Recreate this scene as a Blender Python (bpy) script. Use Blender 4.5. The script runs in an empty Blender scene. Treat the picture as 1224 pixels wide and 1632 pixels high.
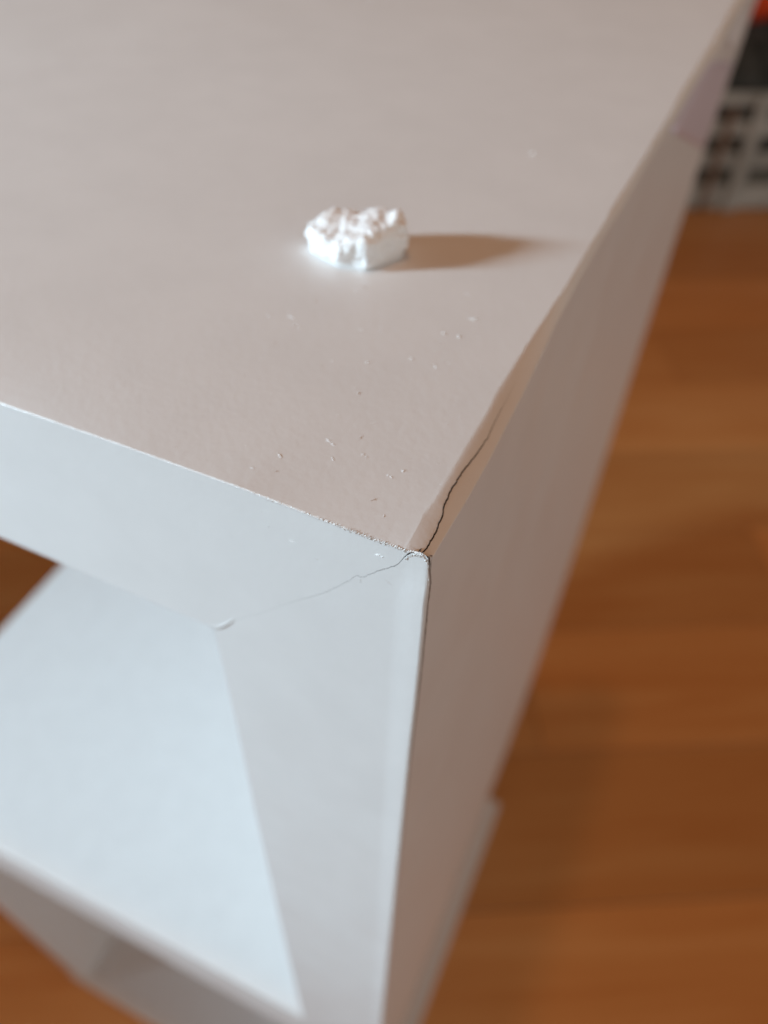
import bpy, bmesh, math, random
from mathutils import Vector, Matrix, noise
random.seed(7)
sc = bpy.context.scene
C = sc.collection
MM = 0.001

# ------------------------------------------------------------------ camera
R = ((0.9093127613727534, 0.41539980799907783, 0.024357781487385294),
     (0.3227122495097004, -0.6670445724785405, -0.6714970903461233),
     (-0.2626920364629404, 0.6184614279332625, -0.7406067486444496))   # rows: right, down, forward
cam = bpy.data.cameras.new('camera')
cam_o = bpy.data.objects.new('camera', cam); C.objects.link(cam_o)
M = Matrix(((R[0][0], -R[1][0], -R[2][0], 0.0194024),
            (R[0][1], -R[1][1], -R[2][1], -0.06107401),
            (R[0][2], -R[1][2], -R[2][2], 0.07822157),
            (0, 0, 0, 1)))
cam_o.matrix_world = M
cam.sensor_fit = 'HORIZONTAL'; cam.sensor_width = 24.0
cam.lens = 1276.14 / 1224 * 24.0
cam.clip_start = 0.002; cam.clip_end = 100
cam.dof.use_dof = True
cam.dof.focus_distance = 0.0985
cam.dof.aperture_fstop = 10.5
sc.camera = cam_o

# ------------------------------------------------------------------ room light (soft, warm room; cool window)
w = bpy.data.worlds.new('World'); sc.world = w; w.use_nodes = True
nt = w.node_tree; bg = nt.nodes['Background']
tcw = nt.nodes.new('ShaderNodeTexCoord'); sx = nt.nodes.new('ShaderNodeSeparateXYZ')
nt.links.new(tcw.outputs['Generated'], sx.inputs[0])
def wramp(sock, lo_, hi_):
    m = nt.nodes.new('ShaderNodeMapRange'); m.interpolation_type = 'SMOOTHSTEP'
    m.inputs[1].default_value = lo_; m.inputs[2].default_value = hi_; nt.links.new(sock, m.inputs[0]); return m.outputs[0]
def wmix(f, a, b):
    m = nt.nodes.new('ShaderNodeMixRGB'); nt.links.new(f, m.inputs[0])
    for i, c in ((1, a), (2, b)):
        if isinstance(c, tuple): m.inputs[i].default_value = (*c, 1)
        else: nt.links.new(c, m.inputs[i])
    return m.outputs[0]
walls = wmix(wramp(sx.outputs[0], -0.6, 0.8), (0.10, 0.095, 0.09), (0.86, 0.86, 0.82))     # far wall side dim, pale wall to the right
walls = wmix(wramp(sx.outputs[1], -0.2, 1.0), walls, (0.20, 0.15, 0.11))
room = wmix(wramp(sx.outputs[2], 0.15, 0.7), walls, (0.17, 0.078, 0.036))                  # warm ceiling
room = wmix(wramp(sx.outputs[2], 0.72, 1.0), room, (0.20, 0.09, 0.04))                     # glow of the ceiling lamp overhead
nt.links.new(room, bg.inputs[0]); bg.inputs[1].default_value = 0.95

L = bpy.data.lights.new('window_light', 'AREA'); L.shape = 'RECTANGLE'
L.size = 0.23; L.size_y = 0.115; L.energy = 3.15; L.color = (0.62, 0.81, 0.93); L.spread = math.radians(52)
lo = bpy.data.objects.new('window_light', L); C.objects.link(lo)
EL = math.radians(15.0); AZ = math.radians(30.6)
dirv = Vector((math.cos(AZ) * math.cos(EL), math.sin(AZ) * math.cos(EL), -math.sin(EL)))
lo.location = Vector((-0.02, 0.03, 0)) - dirv * 1.45
aim = (Vector((-0.15, 0.1, -0.16)) - lo.location).normalized()
lo.rotation_euler = aim.to_track_quat('-Z', 'Z').to_euler()

L2 = bpy.data.lights.new('ceiling_lamp_light', 'AREA'); L2.shape = 'DISK'; L2.size = 0.11
L2.energy = 5.0; L2.color = (1.0, 0.50, 0.22)
l2 = bpy.data.objects.new('ceiling_lamp_light', L2); C.objects.link(l2); l2.location = (-0.24, -0.02, 2.0)

sc.view_settings.view_transform = 'Standard'; sc.view_settings.look = 'None'
sc.view_settings.exposure = 0.08; sc.view_settings.gamma = 1
sc.cycles.max_bounces = 8; sc.cycles.diffuse_bounces = 6

# ------------------------------------------------------------------ materials
def mat(name, col, rough=0.5, spec=0.5):
    m = bpy.data.materials.new(name); m.use_nodes = True
    b = m.node_tree.nodes['Principled BSDF']
    b.inputs['Base Color'].default_value = (*col, 1); b.inputs['Roughness'].default_value = rough
    b.inputs['Specular IOR Level'].default_value = spec
    return m, m.node_tree, b

def mottled(name, c1, c2, scale, rough, spec=0.5, bump=0.0, bscale=None, bdist=0.001, detail=4, stretch=None):
    m, t, b = mat(name, c1, rough, spec)
    tc = t.nodes.new('ShaderNodeTexCoord'); mp = t.nodes.new('ShaderNodeMapping')
    t.links.new(tc.outputs['Object'], mp.inputs[0])
    if stretch: mp.inputs['Scale'].default_value = stretch
    n = t.nodes.new('ShaderNodeTexNoise'); n.inputs['Scale'].default_value = scale; n.inputs['Detail'].default_value = detail
    t.links.new(mp.outputs[0], n.inputs['Vector'])
    r = t.nodes.new('ShaderNodeValToRGB'); r.color_ramp.elements[0].position = 0.35; r.color_ramp.elements[1].position = 0.65
    r.color_ramp.elements[0].color = (*c1, 1); r.color_ramp.elements[1].color = (*c2, 1)
    t.links.new(n.outputs[0], r.inputs[0]); t.links.new(r.outputs[0], b.inputs['Base Color'])
    if bump:
        n2 = t.nodes.new('ShaderNodeTexNoise'); n2.inputs['Scale'].default_value = bscale; n2.inputs['Detail'].default_value = 3
        t.links.new(mp.outputs[0], n2.inputs['Vector'])
        bp = t.nodes.new('ShaderNodeBump'); bp.inputs['Strength'].default_value = bump; bp.inputs['Distance'].default_value = bdist
        t.links.new(n2.outputs[0], bp.inputs['Height']); t.links.new(bp.outputs[0], b.inputs['Normal'])
    return m, t, b

laminate, lt, lb = mottled('white_laminate', (0.80, 0.795, 0.79), (0.825, 0.82, 0.815), 90, 0.36, 0.5, 0.8, 750, 0.00005)
# very fine dust specks and hairline rubs in the laminate
tc = lt.nodes.new('ShaderNodeTexCoord')
vo = lt.nodes.new('ShaderNodeTexVoronoi'); vo.inputs['Scale'].default_value = 330; vo.inputs['Randomness'].default_value = 1
lt.links.new(tc.outputs['Object'], vo.inputs['Vector'])
gt = lt.nodes.new('ShaderNodeMath'); gt.operation = 'LESS_THAN'; gt.inputs[1].default_value = 0.035
lt.links.new(vo.outputs['Distance'], gt.inputs[0])
sepc = lt.nodes.new('ShaderNodeSeparateColor'); lt.links.new(vo.outputs['Color'], sepc.inputs[0])
lt2 = lt.nodes.new('ShaderNodeMath'); lt2.operation = 'GREATER_THAN'; lt2.inputs[1].default_value = 0.8
lt.links.new(sepc.outputs[0], lt2.inputs[0])
mu = lt.nodes.new('ShaderNodeMath'); mu.operation = 'MULTIPLY'; lt.links.new(gt.outputs[0], mu.inputs[0]); lt.links.new(lt2.outputs[0], mu.inputs[1])
mu2 = lt.nodes.new('ShaderNodeMath'); mu2.operation = 'MULTIPLY'; mu2.inputs[1].default_value = 0.45; lt.links.new(mu.outputs[0], mu2.inputs[0])
mc = lt.nodes.new('ShaderNodeMixRGB'); lt.links.new(mu2.outputs[0], mc.inputs[0])
src = lb.inputs['Base Color'].links[0].from_socket
lt.links.new(src, mc.inputs[1]); mc.inputs[2].default_value = (0.62, 0.60, 0.57, 1)
lt.links.new(mc.outputs[0], lb.inputs['Base Color'])

rn = lt.nodes.new('ShaderNodeTexNoise'); rn.inputs['Scale'].default_value = 38; rn.inputs['Detail'].default_value = 5; rn.inputs['Distortion'].default_value = 0.2
lt.links.new(tc.outputs['Object'], rn.inputs['Vector'])
rm = lt.nodes.new('ShaderNodeMapRange'); rm.inputs[1].default_value = .35; rm.inputs[2].default_value = .65; rm.inputs[3].default_value = .32; rm.inputs[4].default_value = .385
lt.links.new(rn.outputs[0], rm.inputs[0]); lt.links.new(rm.outputs[0], lb.inputs['Roughness'])

core, _, _ = mottled('chipboard_core', (0.16, 0.085, 0.045), (0.33, 0.21, 0.13), 900, 0.9, 0.2)
crackm, _, _ = mat('crack_inside', (0.035, 0.016, 0.009), 0.95, 0.1)
burrm, _, _ = mat('torn_laminate', (0.80, 0.80, 0.80), 0.6)
groovem, _, _ = mottled('glue_line', (0.20, 0.16, 0.145), (0.34, 0.29, 0.27), 700, 0.8, 0.2)
foamm, ft, fb = mottled('white_foam', (0.93, 0.93, 0.93), (0.95, 0.95, 0.95), 300, 0.75, 0.3, 0.6, 2200, 0.0002)
fb.inputs['Subsurface Weight'].default_value = 0.3
fb.inputs['Subsurface Radius'].default_value = (1, 0.95, 0.9); fb.inputs['Subsurface Scale'].default_value = 0.0016
lilac_refl, _, _ = mat('lilac_reflection', (0.77, 0.70, 0.80), 0.3)  # lilac reflection put into the base colour
white_refl, _, _ = mat('white_reflection', (0.9, 0.92, 0.95), 0.4)  # white reflected spot put into the base colour
paintw, _, _ = mottled('chalky_paint', (0.34, 0.37, 0.36), (0.48, 0.52, 0.51), 12, 0.7)
paintb, _, _ = mottled('bare_brown_wood', (0.16, 0.10, 0.07), (0.28, 0.20, 0.15), 14, 0.7)
blackf, _, _ = mottled('black_fabric', (0.03, 0.035, 0.033), (0.075, 0.08, 0.077), 30, 0.85, 0.3, 0.4, 120, 0.004)
redf, _, _ = mottled('red_orange_fleece', (0.55, 0.05, 0.015), (0.72, 0.09, 0.03), 40, 0.9, 0.2, 0.4, 200, 0.004)
gapshadem, _, _ = mottled('grey_green_gap_shade', (0.085, 0.10, 0.09), (0.15, 0.15, 0.13), 14, 0.7)  # shade of the crate gaps put into the colour

def wood(name, c1, c2, c3):
    m, t, b = mat(name, c1, 0.34, 0.6)
    tc = t.nodes.new('ShaderNodeTexCoord'); mp = t.nodes.new('ShaderNodeMapping')
    mp.inputs['Scale'].default_value = (1.6, 16, 1); t.links.new(tc.outputs['Object'], mp.inputs[0])
    oi = t.nodes.new('ShaderNodeObjectInfo'); ad = t.nodes.new('ShaderNodeVectorMath')
    sc_ = t.nodes.new('ShaderNodeVectorMath'); sc_.operation = 'SCALE'; sc_.inputs[3].default_value = 3.7
    cb = t.nodes.new('ShaderNodeCombineXYZ'); t.links.new(oi.outputs['Random'], cb.inputs[0]); t.links.new(oi.outputs['Random'], cb.inputs[1])
    t.links.new(cb.outputs[0], sc_.inputs[0]); t.links.new(mp.outputs[0], ad.inputs[0]); t.links.new(sc_.outputs[0], ad.inputs[1])
    n = t.nodes.new('ShaderNodeTexNoise'); n.inputs['Scale'].default_value = 1.5; n.inputs['Detail'].default_value = 6; n.inputs['Distortion'].default_value = 0.8
    t.links.new(ad.outputs[0], n.inputs['Vector'])
    r = t.nodes.new('ShaderNodeValToRGB'); e = r.color_ramp.elements
    e[0].position = 0.3; e[0].color = (*c1, 1); e[1].position = 0.7; e[1].color = (*c3, 1)
    k = e.new(0.5); k.color = (*c2, 1)
    t.links.new(n.outputs[0], r.inputs[0])
    hs = t.nodes.new('ShaderNodeHueSaturation'); t.links.new(r.outputs[0], hs.inputs['Color'])
    m1 = t.nodes.new('ShaderNodeMapRange'); m1.inputs[3].default_value = 0.84; m1.inputs[4].default_value = 1.10
    t.links.new(oi.outputs['Random'], m1.inputs[0]); t.links.new(m1.outputs[0], hs.inputs['Value'])
    t.links.new(hs.outputs[0], b.inputs['Base Color'])
    return m
floorm = wood('beech_laminate_floor', (0.68, 0.300, 0.090), (0.73, 0.350, 0.118), (0.78, 0.405, 0.150))
jointm, _, _ = mat('floor_underlay', (0.10, 0.035, 0.012), 0.9)

# ------------------------------------------------------------------ helpers
def link(name, me, parent=None, mats=()):
    o = bpy.data.objects.new(name, me); C.objects.link(o)
    if parent is not None: o.parent = parent
    for m in mats: me.materials.append(m)
    return o
def tag(o, label=None, cat=None, kind=None, group=None):
    if label: o['label'] = label
    if cat: o['category'] = cat
    if kind: o['kind'] = kind
    if group: o['group'] = group
def empty(name, loc=(0, 0, 0), rz=0):
    o = bpy.data.objects.new(name, None); C.objects.link(o); o.location = loc; o.rotation_euler = (0, 0, rz)
    o.empty_display_size = 0.02
    return o
def interp(pts, x):
    if x <= pts[0][0]: return pts[0][1]
    for (a, fa), (b, fb) in zip(pts, pts[1:]):
        if x <= b: return fa + (fb - fa) * (x - a) / (b - a)
    return pts[-1][1]
def smooth(t):
    t = max(0.0, min(1.0, t)); return t * t * (3 - 2 * t)
def nz(*a): return noise.noise(Vector(a))
class MB:
    def __init__(s): s.v = []; s.f = []; s.m = []
    def quad(s, a, b, c, d, m=0):
        i = len(s.v); s.v += [a, b, c, d]; s.f.append((i, i + 1, i + 2, i + 3)); s.m.append(m)
    def grid(s, rows, m=0, flip=False):
        i0 = len(s.v); n = len(rows[0])
        for r in rows: s.v += [tuple(p) for p in r]
        for j in range(len(rows) - 1):
            for i in range(n - 1):
                a = i0 + j * n + i; q = (a, a + 1, a + n + 1, a + n)
                s.f.append(q[::-1] if flip else q); s.m.append(m)
    def box(s, a, b, m=0):
        x0, y0, z0 = a; x1, y1, z1 = b; i = len(s.v)
        s.v += [(x0, y0, z0), (x1, y0, z0), (x1, y1, z0), (x0, y1, z0), (x0, y0, z1), (x1, y0, z1), (x1, y1, z1), (x0, y1, z1)]
        for q in ((0, 3, 2, 1), (4, 5, 6, 7), (0, 1, 5, 4), (1, 2, 6, 5), (2, 3, 7, 6), (3, 0, 4, 7)):
            s.f.append(tuple(i + k for k in q)); s.m.append(m)
    def build(s, name, mats, parent=None, smooth_=False, scale=MM, weld=1e-6):
        me = bpy.data.meshes.new(name); me.from_pydata([(x * scale, y * scale, z * scale) for x, y, z in s.v], [], s.f)
        o = link(name, me, parent, mats)
        for p, m in zip(me.polygons, s.m): p.material_index = m
        bm = bmesh.new(); bm.from_mesh(me)
        if weld: bmesh.ops.remove_doubles(bm, verts=bm.verts, dist=weld)
        bm.to_mesh(me); bm.free()
        if smooth_:
            for p in me.polygons: p.use_smooth = True
        return o
def bevel(o, wdt=0.0008, seg=2):
    b = o.modifiers.new('bevel', 'BEVEL'); b.width = wdt; b.segments = seg; b.limit_method = 'ANGLE'
    return o

# ------------------------------------------------------------------ dimensions (millimetres, corner at the origin)
T = 40.0; D = 384.0; H = 927.3; TP = 38.2; WID = 1120.0
SH = 385.5; ST = 58.0; XL = -335.0; TL = 22.0; TB = 20.7; PR = 6.0
A_PTS = [(0, -3.2), (6.7, -3.45), (9, -3.05), (15.5, -2.95), (20.5, -2.95), (29, -2.75), (35, -2.95), (41.7, -2.75), (51.6, -2.3),
         (62, -1.8), (75, -1.3), (88, -1.1), (101, -.8), (120, -.1), (143, .6), (170, .7), (194, 1.1), (216, 1.6), (253, 2.0), (384, 3.0)]
B_PTS = [(0, 0.0), (7.5, .28), (13, .50), (21, .62), (29, .5), (38, .37), (47, .08), (58, -.35), (70, -.5), (84, -.4), (96, 0.0),
         (104, .3), (118, .43), (137, .8), (156, 1.3), (180, 1.8), (200, 2.4), (225, 3.1), (255, 3.6), (384, 4.6)]
CR_PTS = [(0, -1.20), (.9, -1.32), (1.4, -1.07), (4.8, -1.10), (7.8, -1.34), (8.9, -1.75), (12.6, -1.92), (14.6, -1.87), (16.2, -1.80),
          (19, -1.45), (21.2, -1.24), (24.6, -1.04), (27.8, -1.20), (30.8, -1.30), (33.2, -1.32), (45, -1.5), (52, -.9), (70, -.7), (384, 3.4)]
GAP = [(0, .06), (2, .08), (9, .10), (17, .08), (24, .045), (29, .025), (33.5, .0), (500, 0)]
FC = [(-1.20, 0.0), (-1.8, -.34), (-2.43, -.67), (-3.02, -1.17), (-3.55, -2.30), (-3.73, -2.78), (-4.2, -3.9), (-4.73, -4.63), (-7.14, -7.05), (-9.09, -9.35),
      (-9.7, -9.9), (-10.24, -9.7), (-12.07, -12.4), (-13.45, -14.3), (-15.25, -16.5), (-17.86, -19.2), (-21.88, -23.23),
      (-27.94, -29.82), (-33.24, -34.92), (-36.13, -38.5), (-38.2, -40.2)]
FC_S = sorted(FC)
FGAP = [(-38.2, .01), (-24, .018), (-18, .045), (-13, .060), (-9, .085), (-5, .12), (-3.9, .18), (-3.0, .34), (-2.3, .20), (-1.2, .10)]
ZF = [(-1200, -1.0), (-70, -.95), (-57, -.62), (-46, -.35), (-36, -.3), (-28, -.2), (-21, -.40), (-14.7, -.55), (-7.4, -.68), (-3.8, -.58), (-3.0, -.50), (-2.4, -.36), (-1.8, -.2), (-1.2, -.05)]
XE = [(-950, 1.0), (-296, .70), (-75, .30), (-52, .26), (-39, .34), (-27, .34), (-16, .28), (-10.5, .20), (-6.3, .26), (-4, .10), (-2.33, -.07), (-.9, -.25), (-.3, -.5), (0, -1.17)]
XI = [(-950, -41.0), (-378, -40.1), (-199, -39.4), (-125, -38.9), (-86, -38.35), (-64, -38.2), (-40, -38.2)]
REAR = [(-927, 388), (-770, 398), (-600, 402), (-350, 394), (-128, 388), (-40, 406), (0, 408)]

def fax(y): return interp(A_PTS, y) - .5 * smooth((y - 75) / 60) + (.3 * nz(y * .06, 2, 9) + .2 * nz(y * .2, 2, 9)) * smooth((y - 35) / 20)
def fbx(y): return interp(B_PTS, y)
def crx(y):
    j = .16 * nz(y * .9, 3.1, 0) + .10 * nz(y * 2.6, 8, 0) + .05 * nz(y * 7, 8, 4)
    return interp(CR_PTS, y) + j * (1 if y < 40 else 0)
def frontcr(x):
    amp = smooth((x + 24) / 6) * smooth((-x - 1.4) / 1.5)
    return interp(FC_S, x) + amp * (.20 * nz(x * 1.1, 5, 2) + .16 * nz(x * 3.3, 1, 7) + .06 * nz(x * 9, 1, 3))
def ztop(x, y):
    a, b = fax(y), fbx(y)
    drop = (1.35 + .7 * smooth((y - 60) / 120)) * max(0.0, (x - a + .15) / max(.9, (b - a + .15))) ** 1.3
    z = interp(ZF, x) * math.exp(-y / 8.0) - drop * smooth(y / 1.2 + .25)
    return z + .004 * nz(x * .2, y * .2, 1)
def sidex(y, z):
    return .35 + (fbx(max(y, 0)) - .35) * math.exp((z + 1.3) / 35) + .12 * nz(y * .02, z * .02, 4) - 11 * (-z / H) ** 3

unit = empty('shelf_unit', (0, 0, -H * MM))
tag(unit, 'white laminated chipboard shelf unit with a split swollen corner and open lower compartment', 'shelf unit')
off = Vector((0, 0, H))
class UB(MB):
    def build(s, name, mats, parent=unit, smooth_=False, **k):
        s.v = [(x, y, z + H) for x, y, z in s.v]
        return MB.build(s, name, mats, parent, smooth_, **k)

# ---- top panel
def ys_dense():
    out = [0.22]; y = .22
    while y < 36: y += .3; out.append(y)
    while y < 60: y += 1.0; out.append(y)
    while y < 380: y += 6; out.append(y)
    out.append(D); return out
YS = ys_dense()
# edge sampling along x for the chipped front edge
XS = [-WID, -600, -300, -150, -100]
x = -92.0
while x < -40: XS.append(x); x += .5
while x < -1.3: XS.append(x); x += .09
XS.append(-1.2 - .07)
def chip_amp(x): return .014 + .15 * smooth((x + 34) / 30) ** 1.5 + .02 * (x > -60)
mb = UB()
def edge_rows():
    rows = [[], [], [], []]
    for x in XS:
        a = chip_amp(x); 
        n1 = nz(x * 2.1, 0, 0); n2 = nz(x * 5.5, 4, 0); n3 = nz(x * 9, 9, 3)
        zf = interp(ZF, x)
        dz = a * (1.1 * n1 + 1.0 * n2 + .8 * n3)
        dy = a * (.9 * nz(x * 3.7, 7, 1) + .9 * nz(x * 8.3, 2, 5))
        lim = smooth((-x - 1.2) / .8)
        rows[0].append((x, .22 + max(-.15, .8 * dy) * 1.0 * lim, ztop(x, .22)))
        rows[1].append((x, .10 + dy * .8 * lim, zf - .02 + .5 * dz * lim))
        rows[2].append((x, .0 + .35 * dy * lim - a * .35 * lim, zf - .13 + dz * lim))
        lo_ = zf - .34 - 1.2 * a + dz * .5
        if x > -4.2: lo_ = max(lo_, frontcr(x) + interp(FGAP, x) * .5) if lo_ < frontcr(x) + interp(FGAP, x) * .5 else lo_
        rows[3].append((x, 0, min(lo_, rows[2][-1][2] - .01)))
    return rows
er = edge_rows()
mb.grid(er, 0, flip=True)
# front rail below the edge
rows = []
for k in range(7):
    t = k / 6.0; r = []
    for i, x in enumerate(XS):
        top = er[3][i][2]
        bot = -T + .5 * math.sin(x * .03) if x < -TP else frontcr(x) + interp(FGAP, x) * .5
        if bot > top - .005: bot = top - .005
        r.append((x, 0, top + (bot - top) * t))
    rows.append(r)
rail_bot = rows[-1]
mb.grid(rows, 0, flip=True)
# wall of the front crack going in, then underside
rc = [p for p in rail_bot if -TP - .3 < p[0] < -1.9]
mb.grid([rc, [(p[0] - (2.0 if p[0] > -5 else 0), 14, p[2] - (4.5 if p[0] > -6 else 1.0)) for p in rc]], 1, flip=True)
under = [p for p in rail_bot if p[0] <= -TP + .3]
mb.grid([under, [(p[0], D, -T) for p in under]], 0, flip=True)
# top sheet: from the edge row to the crack
rows = []
first = [er[0][i] for i in range(len(XS))]
ncol = 46
def sheet_row(y):
    c = crx(y) - interp(GAP, y); a = fax(y)
    r = [-WID, -700, -400, -200, -120]
    r += [-90 + (a - 3 + 90) * k / 24 for k in range(25)]
    r += [a - 3 + (c - a + 3) * k / 16 for k in range(1, 17)]
    return [(q, y, ztop(q, y)) for q in r]
r0 = [(p[0], .22, ztop(p[0], .22)) for p in sheet_row(.22)]
rows = [r0] + [sheet_row(y) for y in YS[1:]]
mb.grid(rows, 0)
# bridge strip between edge row samples and sheet row (same height, tiny sliver) handled by a lip under both
mb.grid([[(p[0], p[1] - .03, p[2]) for p in first], [(p[0], .30, ztop(p[0], .30) - .004) for p in first]], 0)
cl = [r[-1] for r in rows]
mb.grid([cl, [(p[0] - 4, p[1], p[2] - 4) for p in cl], [(p[0] - 36, p[1], -T) for p in cl]], 1)
mb.quad((-WID, 0, -T), (-WID, 0, 0), (-WID, D, 0), (-WID, D, -T))
mb.quad((-WID, D, 0), (0, D, 0), (-38, D, -T), (-WID, D, -T))
top = mb.build('top_panel', [laminate, crackm])

# ---- right side panel with the front post face
mb = UB()
# strip of the chamfer right of the crack, then over the arris and down the side
zs = [-2.3, -2.9, -4, -6, -9, -13, -18, -25, -35, -50, -70, -100, -140, -200, -300, -450, -600, -750, -H]
rows = []
for y in [0.0] + YS:
    b = fbx(y); c = min(crx(y) + interp(GAP, y), b - .12); r = []
    yb = y
    for k in range(9):
        q = c + (b - .10 - c) * k / 8
        r.append((q, yb, ztop(q, y) - (.10 if y < 34 else .1 * max(0, 1 - (y - 34) / 6)) * (1 - k / 8)))
    ze = r[-1][2]
    r.append((b - .02, yb, ze - .06)); r.append((sidex(y, -1.5) , yb, ze - .22))
    for z in zs:
        k = y / D
        yy = y * (interp(REAR, z) / D)
        r.append((sidex(y, z), yy, z if z > -H else z + TB))
    rows.append(r)
# pull the front rows back behind the edge band
rows[0] = [(p[0], .55, p[2]) if p[2] < -1.0 else p for p in rows[0]]
rows[1] = [(p[0], .75, p[2]) if p[2] < -1.0 else p for p in rows[1]]
rows[2] = [(p[0], .95, p[2]) if p[2] < -1.0 else p for p in rows[2]]
rows[3] = [(p[0], max(p[1], 1.12), p[2]) if p[2] < -1.0 else p for p in rows[3]]
mb.grid(rows, 0, flip=False)
# crack wall on this side
cl = [r[0] for r in rows]
mb.grid([cl, [(p[0] - 4, p[1], p[2] - 4.2) for p in cl]], 2, flip=True)
# front face of the post
def ridge(x, xe, z):
    d = xe - x
    k = smooth(1 - d / 5.2)
    return -.28 * k + .03 * nz(x * .15, z * .05, 3) + (.30 * (1 - d / .5) ** 2 if d < .5 else 0)
def arc(pts, n):
    ls = [0]
    for a, b in zip(pts, pts[1:]): ls.append(ls[-1] + math.hypot(b[0] - a[0], b[1] - a[1]))
    out = []
    for k in range(n + 1):
        s = ls[-1] * k / n
        for i in range(len(ls) - 1):
            if s <= ls[i + 1] + 1e-9:
                t = (s - ls[i]) / max(1e-9, ls[i + 1] - ls[i])
                out.append((pts[i][0] + (pts[i + 1][0] - pts[i][0]) * t, pts[i][1] + (pts[i + 1][1] - pts[i][1]) * t)); break
    return out
NS = 520
cx = [-TP + (TP - 1.5) * k / NS for k in range(NS + 1)]
toprow = [(x, frontcr(x) - interp(FGAP, x) * .5) for x in cx]
rimx = [(-1.0, -.02), (-.75, -.08), (-.52, -.22), (-.30, -.55)]
toprow += [(a, b - .10 + .05 * nz(a * 9, 2, 2)) for a, b in rimx]
xi0 = interp(XI, -T); xe0 = interp(XE, -T)
rows = []; NR = 46
cum = [0]
for a, b in zip(toprow, toprow[1:]): cum.append(cum[-1] + abs(b[0] - a[0]) )
for j in range(NR + 1):
    t = (j / NR) ** 1.3; r = []
    for (x, z), s in zip(toprow, cum):
        s /= cum[-1]
        zz = z + (-T - .3 - z) * t
        xr = interp(XE, zz) + .05 * nz(zz * 1.7, 8, 8) * (zz > -25) + .03 * nz(zz * 5, 8, 8) * (zz > -25)
        xs_ = x + (xi0 + (xe0 - xi0) * s - x) * t
        # right edge follows its own outline
        w_ = smooth((s - .55) / .45)
        span0 = toprow[-1][0] + (xe0 - toprow[-1][0]) * t
        xs_ += (xr - span0) * w_ * min(1.0, t * 9)
        r.append((xs_, ridge(xs_, xr, zz) * smooth(t * 4.5), zz))
    rows.append(r)
zl = [-T - .3 - k * 2.0 for k in range(1, 30)] + [-100 - k * 14 for k in range(1, 59)] + [-H + TB]
low = []
for zz in zl:
    r = []; a = interp(XI, zz); b = interp(XE, zz)
    for s in cum:
        s /= cum[-1]; x = a + (b - a) * s; r.append((x, ridge(x, b, zz), zz))
    low.append(r)
allr = rows + low
mb.grid(allr, 0, flip=True)
# crack wall behind the front crack
tr = rows[0]
trc = [p for p in tr if p[0] < -1.45]
mb.grid([trc, [(p[0] - (1.5 if p[0] > -5 else 0), 14, p[2] - (5.0 if p[0] > -6 else 1.0)) for p in trc]], 2, flip=False)
# glue line groove at the right edge of the post
edge = [r[-1] for r in allr]
def gy(z): return .62 + .22 * nz(z * .9, 1, 1) * (z > -30) + .10 * nz(z * 3, 1, 1) * (z > -30)
g1 = [(p[0] + .02, .20, p[2]) for p in edge]
g2 = [(p[0] + (.10 if p[2] > -70 else .06), gy(p[2]) * (1 if p[2] > -30 else max(.45, 1 + (p[2] + 30) / 90)), p[2]) for p in edge]
g3 = [(sidex(1, min(p[2], -1.5)) + .01, gy(p[2]) + .1 if p[2] > -30 else .75, p[2]) for p in edge]
mb.grid([edge, g1], 0); mb.grid([g1, g2], 3); mb.grid([g2, g3], 3)
# inner face, back, underside of post
inner = [r[0] for r in allr]
mb.grid([inner, [(p[0], D, p[2]) for p in inner]], 0, flip=False)
bk = [(interp(XI, z), interp(REAR, z), z) for z in [-2, -40] + [-100 * k for k in range(1, 10)]]
mb.grid([bk, [(sidex(D, z) , interp(REAR, z), z) for _, _, z in bk]], 0)
side = mb.build('side_panel', [laminate, core, crackm, groovem])
tag(side, 'right side panel with a swollen edge split open along the mitre')

# bright lip flap at the inner mitre corner
mb = UB()
fl = [(-38.5, -40.5), (-37.3, -39.75), (-36.2, -38.8), (-34.9, -37.2), (-33.6, -35.3)]
up = [(x, .04, z + .75) for x, z in fl]; mid = [(x, -.10 * math.sin(math.pi * (i + .7) / 5.2), z + .30) for i, (x, z) in enumerate(fl)]
lw = [(x, -.26 * math.sin(math.pi * (i + .7) / 5.2), z - .10) for i, (x, z) in enumerate(fl)]; bkk = [(x, .1, z + .02) for x, z in fl]
mb.grid([up, mid, lw, bkk], 0, flip=True)
mb.build('laminate_lip', [laminate], smooth_=True)

# ---- shelf, lower left panel, bottom board, far left panel
def board(name, a, b, bev=.0009, label=None):
    mb = UB(); mb.box(a, b); o = bevel(mb.build(name, [laminate], weld=0), bev)
    if label: o['label'] = label
    return o
board('shelf_board', (XL, 0.4, -SH - ST), (-39.2, D + 4, -SH))
board('divider_panel', (XL - TL, 1.2, -H + TB + .2), (XL, D + 4, -SH - ST - .2))
board('bottom_board', (XL - TL - 1, -.8, -H), (PR, 378, -H + TB - .2), .003)
board('far_side_panel', (-WID, .6, -H), (-WID + T, D, -T - .2))

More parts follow.
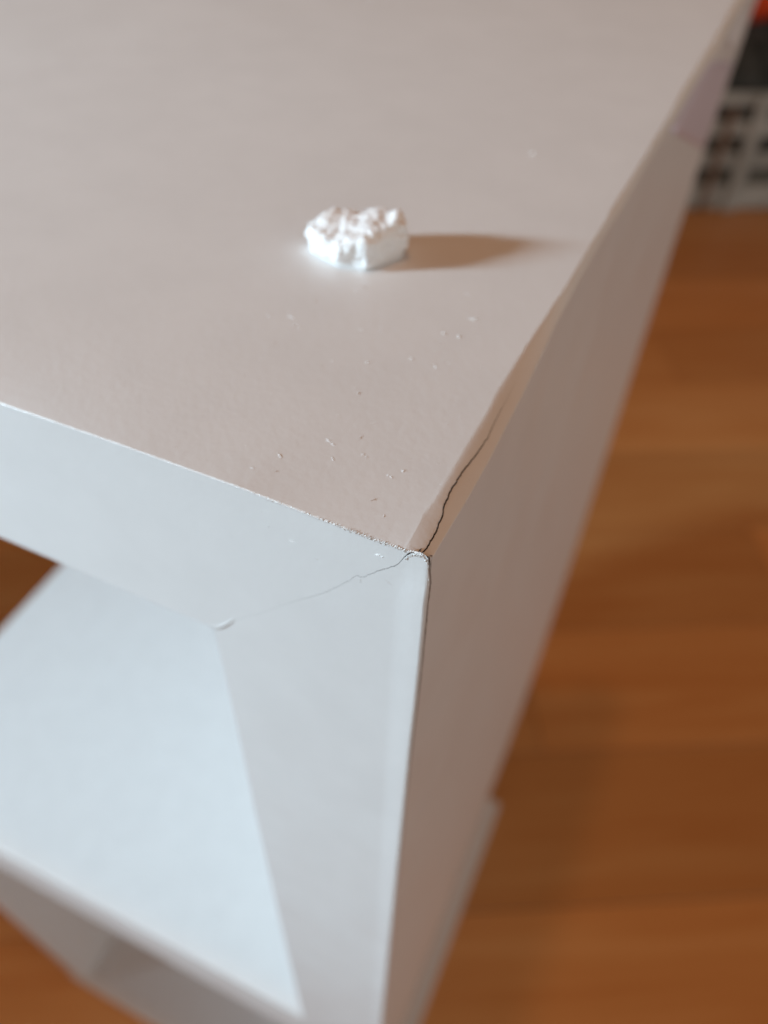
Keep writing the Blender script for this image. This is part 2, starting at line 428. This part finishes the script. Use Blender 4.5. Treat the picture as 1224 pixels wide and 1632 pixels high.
# lilac and white reflections painted as thin sheets on the side panel's far end
def reflection_patch(name, pts, m, parent, off_=.35):
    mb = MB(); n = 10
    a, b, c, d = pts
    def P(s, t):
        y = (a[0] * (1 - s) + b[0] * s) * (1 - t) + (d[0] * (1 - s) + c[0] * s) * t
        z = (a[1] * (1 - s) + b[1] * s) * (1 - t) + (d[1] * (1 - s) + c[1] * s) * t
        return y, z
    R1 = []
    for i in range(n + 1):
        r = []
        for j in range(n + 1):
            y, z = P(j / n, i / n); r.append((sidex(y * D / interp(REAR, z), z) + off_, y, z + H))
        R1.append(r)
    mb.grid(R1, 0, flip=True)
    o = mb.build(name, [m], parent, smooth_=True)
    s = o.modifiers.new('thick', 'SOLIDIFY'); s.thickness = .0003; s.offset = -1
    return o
reflection_patch('painted_lilac_reflection', [(210, -4.0), (381, -54), (372, -92), (155, -4.0)], lilac_refl, unit)
reflection_patch('painted_white_reflection', [(262, -4), (330, -20), (330, -36), (235, -4)], white_refl, unit, .7)

# ------------------------------------------------------------------ torn burrs along the broken edges (too small to count)
def shard(bm, p, u, v, n_, a, b, h):
    p = Vector(p); pts = [p + u * a, p + v * b, p - u * a, p - v * b, p + n_ * h, p - n_ * h * .3]
    vs = [bm.verts.new(q * MM) for q in pts]
    for i in range(4):
        bm.faces.new((vs[i], vs[(i + 1) % 4], vs[4])); bm.faces.new((vs[(i + 1) % 4], vs[i], vs[5]))
bm = bmesh.new()
for k in range(520):
    t = random.random() ** 1.9; x = -1.3 - t * 30
    if random.random() > chip_amp(x) / .2 + .08: continue
    ang = random.uniform(-.9, .9); u = Vector((math.sin(ang), -.25, -math.cos(ang))).normalized(); v = Vector((math.cos(ang), 0, math.sin(ang)))
    s = random.choice((.45, .7, 1.0, 1.7)) * (chip_amp(x) / .2 + .2)
    zf = interp(ZF, x)
    if x > -3.4: zf = frontcr(x) - .35
    shard(bm, (x, random.uniform(-.06, .12), zf + H - random.uniform(.0, .35)), u, v, Vector((0, -1, .3)).normalized(), .17 * s, .05 * s, .08 * s)
for k in range(60):     # rounded corner fibres
    t = random.random(); x = -.2 - .95 * t; z = -1.3 * (1 - t) ** 1.3 - .15
    ang = random.uniform(-1.2, .9); u = Vector((math.sin(ang), -.2, -math.cos(ang))).normalized(); v = Vector((math.cos(ang), 0, math.sin(ang)))
    shard(bm, (x, random.uniform(-.15, .1), z + H - random.uniform(0, .3)), u, v, Vector((0, -1, 0)), random.uniform(.1, .28), .06, .08)
for k in range(50):     # small nicks down the post edge
    z = -2 - 60 * random.random() ** 2; x = interp(XE, z) - .02
    shard(bm, (x, random.uniform(-.05, .2), z + H), Vector((0, 0, 1)), Vector((1, 0, 0)), Vector((.5, -.8, 0)).normalized(), random.uniform(.06, .2), .05, .05)
me = bpy.data.meshes.new('torn_fibres'); bm.to_mesh(me); bm.free()
o = link('torn_fibres', me, unit, [burrm]); o['kind'] = 'stuff'

# slivers and crumbs lying on the top and scratches raised on the front
bm = bmesh.new()
def sliver(x, y, ln, wd, ang, h=.10, front=False):
    if front:
        u = Vector((math.cos(ang), 0, math.sin(ang))); v = Vector((-math.sin(ang), 0, math.cos(ang))); n_ = Vector((0, -1, 0)); p = (x, -.0, y + H)
    else:
        u = Vector((math.cos(ang), math.sin(ang), 0)); v = Vector((-math.sin(ang), math.cos(ang), 0)); n_ = Vector((0, 0, 1)); p = (x, y, ztop(x, y) + H)
    shard(bm, p, u, v, n_, ln / 2, wd / 2, h)
for a in [(-40.6, 37.6, 2.6, .20, -.35), (-38.6, 36.0, 2.0, .12, -.5), (-44.2, 36.3, 1.0, .5, 0), (-21.3, 13.4, 1.3, .16, -.2, .13), (-20.4, 13.0, 1.1, .15, -.3, .10),
          (-26.1, 7.7, 1.5, .16, -.65, .12), (-24.9, 4.8, 1.0, .16, .9, .1), (-24.0, 32.2, .8, .35, .3, .2), (-18.2, 36.2, .8, .4, .1, .2),
          (-23.2, 117.5, 2.0, 1.0, .2, .3), (-29.2, 30.2, .6, .3, .4), (-22.0, 24.8, 1.2, .15, -1.2), (-12.9, 51, 2.2, .5, .4, .3), (-16, 45, .8, .5, 0, .2),
          (-13.4, 45.2, 1.0, .5, .5, .25), (-33.6, 51.5, 1.6, .22, 1.2), (-34.5, 49.6, 1.8, .15, -.8), (-15.6, 13.0, .8, .35, .4, .12), (-9.2, 12.5, .5, .4, .3, .2), (-10.6, 5.9, 1.3, .13, .9, .1)]:
    sliver(*a)
for k in range(60):
    x = -random.uniform(3.5, 48); y = random.uniform(.8, 60) ** 1.0
    s = random.uniform(.06, .22) * (1 + y / 80)
    sliver(x, y, s * random.choice((1.3, 2, 5)), s * .8, random.uniform(0, 3.1), random.uniform(.04, .11))
for a in [(-20.3, -7.6, 1.2, .14, .05, .10, True), (-7.2, -3.6, 1.0, .25, .3, .16, True), (-6.6, -3.7, .5, .16, .9, .14, True),
          (-24, -6.3, .7, .09, 1.3, .06, True), (-33, -1.6, .3, .12, 1, .06, True), (-16.5, -9.5, .8, .06, -.5, .05, True),
          (-5.6, -8.6, 2.0, .08, -.55, .05, True), (-3.8, -9.9, 1.8, .05, -.6, .04, True), (-9.75, -10.7, 1.1, .09, 1.75, .05, True)]:
    sliver(*a)
me = bpy.data.meshes.new('laminate_crumbs'); bm.to_mesh(me); bm.free()
o = link('laminate_crumbs', me, None, [burrm]); o.location = (0, 0, -H * MM)
tag(o, 'tiny pale chips and slivers scattered on the white top near the split corner', 'crumbs', 'stuff')

# ------------------------------------------------------------------ the white crumbly lump on the top
def foam():
    foot = [(-49.3, 59.6), (-47.0, 57.2), (-41.0, 55.2), (-35.6, 56.0), (-33.2, 59.6), (-31.3, 63.6), (-33.4, 66.8), (-40.0, 67.0), (-46.2, 63.6)]
    cx_ = sum(p[0] for p in foot) / len(foot); cy_ = sum(p[1] for p in foot) / len(foot)
    HT = [5.5, 4.8, 5.0, 6.1, 7.1, 7.4, 7.6, 6.6, 6.2]
    bm = bmesh.new(); n = len(foot); rings = []
    for t, s in ((0, .92), (.2, 1.01), (.55, 1.03), (.88, .98), (1.0, .86)):
        rings.append([bm.verts.new((cx_ + (x - cx_) * s, cy_ + (y - cy_) * s, h * t)) for (x, y), h in zip(foot, HT)])
    for a, b in zip(rings, rings[1:]):
        for i in range(n): bm.faces.new((a[i], a[(i + 1) % n], b[(i + 1) % n], b[i]))
    ct = bm.verts.new((cx_, cy_, 6.3)); cb_ = bm.verts.new((cx_, cy_, 0))
    for i in range(n):
        bm.faces.new((rings[-1][i], rings[-1][(i + 1) % n], ct)); bm.faces.new((rings[0][(i + 1) % n], rings[0][i], cb_))
    bmesh.ops.triangulate(bm, faces=bm.faces)
    for _ in range(4): bmesh.ops.subdivide_edges(bm, edges=bm.edges, cuts=1, use_grid_fill=True)
    bm.normal_update()
    mv = []
    for v in bm.verts:
        p = v.co; q = Vector((p.x, p.y, p.z))
        d = .60 * noise.noise(q * .24 + Vector((3, 1, 4))) + .36 * noise.noise(q * .5 + Vector((1, 5, 0))) - .22 * (noise.voronoi(q * .30)[0][0] - .5) + .42 * noise.noise(q * 1.0) + .24 * noise.noise(q * 2.3) + .12 * noise.noise(q * 5)
        k = smooth(p.z / 1.2) * .85 + .15
        mv.append((v, v.normal * d * k))
    for v, d in mv: v.co += d
    for v in bm.verts:
        if v.co.z < .02: v.co.z = .02
        v.co = Vector((v.co.x * MM, v.co.y * MM, v.co.z * MM)) - Vector((cx_ * MM, cy_ * MM, 0))
    me = bpy.data.meshes.new('foam_lump'); bm.to_mesh(me); bm.free()
    for p in me.polygons: p.use_smooth = True
    o = link('foam_lump', me, None, [foamm]); o.location = (cx_ * MM, cy_ * MM, 0)
    tag(o, 'small crumbly white lump casting a long shadow on the white top', 'foam lump')
foam()

# ------------------------------------------------------------------ floor of beech planks
FZ = -H * MM
RA = math.radians(28)
me = bpy.data.meshes.new('floor'); S = 4.5
me.from_pydata([(-S, -S, 0), (S, -S, 0), (S, S, 0), (-S, S, 0)], [], [(0, 1, 2, 3)])
fl_ = link('floor', me, None, [jointm]); fl_.location = (0, 1.0, FZ - .008); fl_.rotation_euler = (0, 0, RA); fl_['kind'] = 'structure'
PW, PLN = .192, 1.29
pm = bpy.data.meshes.new('plank')
pb = bmesh.new(); bmesh.ops.create_cube(pb, size=1)
for v in pb.verts: v.co = Vector((v.co.x * (PLN - .0012), v.co.y * (PW - .0012), v.co.z * .007))
bmesh.ops.bevel(pb, geom=[e for e in pb.edges if abs(e.verts[0].co.z - e.verts[1].co.z) < 1e-6 and e.verts[0].co.z > 0], offset=.0006, segments=1, affect='EDGES')
pb.to_mesh(pm); pb.free(); pm.materials.append(floorm)
for j in range(-9, 12):
    offx = (j * .43) % PLN
    for i in range(-3, 3):
        p = bpy.data.objects.new('plank', pm); C.objects.link(p); p.parent = fl_
        p.location = (i * PLN + offx, j * PW, .0042)

# ------------------------------------------------------------------ far slatted crate with a bag and a blanket
crate = empty('slatted_crate', (-.0576, 2.102, FZ), math.radians(27.3))
tag(crate, 'blurred whitewashed slatted crate on the floor behind the shelf unit', 'crate')
def cbox(name, a, b, m, lab=None):
    mb = MB(); mb.box(a, b); o = bevel(mb.build(name, [m], crate, weld=0, scale=1), .003)
    if lab: o['label'] = lab
for z0, z1 in ((.004, .068), (.112, .148), (.190, .226), (.262, .290)):
    cbox('slat', (-.30, 0, z0), (.46, .012, z1), paintw)
    cbox('slat', (-.30, .33, z0), (.46, .342, z1), paintw)
cbox('gap_shade_sheet', (-.286, .014, .02), (.446, .018, .258), gapshadem)  # added sheet, its colour sets the shaded tone between the slats
for x0 in (-.315, .078, .46):
    cbox('batten', (x0, -.012, .002), (x0 + .034, -.0005, .285), paintw)
cbox('batten', (.018, -.010, .002), (.036, -.0005, .262), paintb, 'narrow bare brown batten')
for x0 in (-.30, .448):
    cbox('end_board', (x0, .0125, .01), (x0 + .012, .3295, .27), paintw)
cbox('base_board', (-.287, .0125, .006), (.447, .3295, .016), paintw)
def lump(name, center, size, m, label, cat, amp=.018, seed=0, sq=.7):
    bm = bmesh.new(); bmesh.ops.create_icosphere(bm, subdivisions=5, radius=1)
    for v in bm.verts:
        p = v.co.copy()
        q = Vector([math.copysign(abs(c) ** sq, c) for c in p])
        q = Vector((q.x * size[0], q.y * size[1], q.z * size[2]))
        q += p * amp * (noise.noise(q * 9 + Vector((seed, 0, 0))) + .5 * noise.noise(q * 24 + Vector((seed, 3, 0))))
        v.co = q
    mz = min(v.co.z for v in bm.verts)
    for v in bm.verts: v.co.z -= mz
    me = bpy.data.meshes.new(name); bm.to_mesh(me); bm.free()
    for p in me.polygons: p.use_smooth = True
    o = link(name, me, None, [m]); o.location = center; o.rotation_euler = (0, 0, math.radians(27))
    tag(o, label, cat)
    return o
cu = Vector((math.cos(math.radians(27.3)), math.sin(math.radians(27.3)), 0)); cv = Vector((-cu.y, cu.x, 0))
base = Vector((-.0576, 2.102, FZ))
lump('cloth_bag', base + cu * .09 + cv * .17 + Vector((0, 0, .018)), (.38, .155, .195), blackf, 'black soft bag sitting in the whitewashed crate', 'bag')
lump('fleece_blanket', base + cu * .14 + cv * .17 + Vector((0, 0, .405)), (.24, .13, .06), redf, 'red-orange fleece bundle on top of the black bag', 'blanket', seed=5)
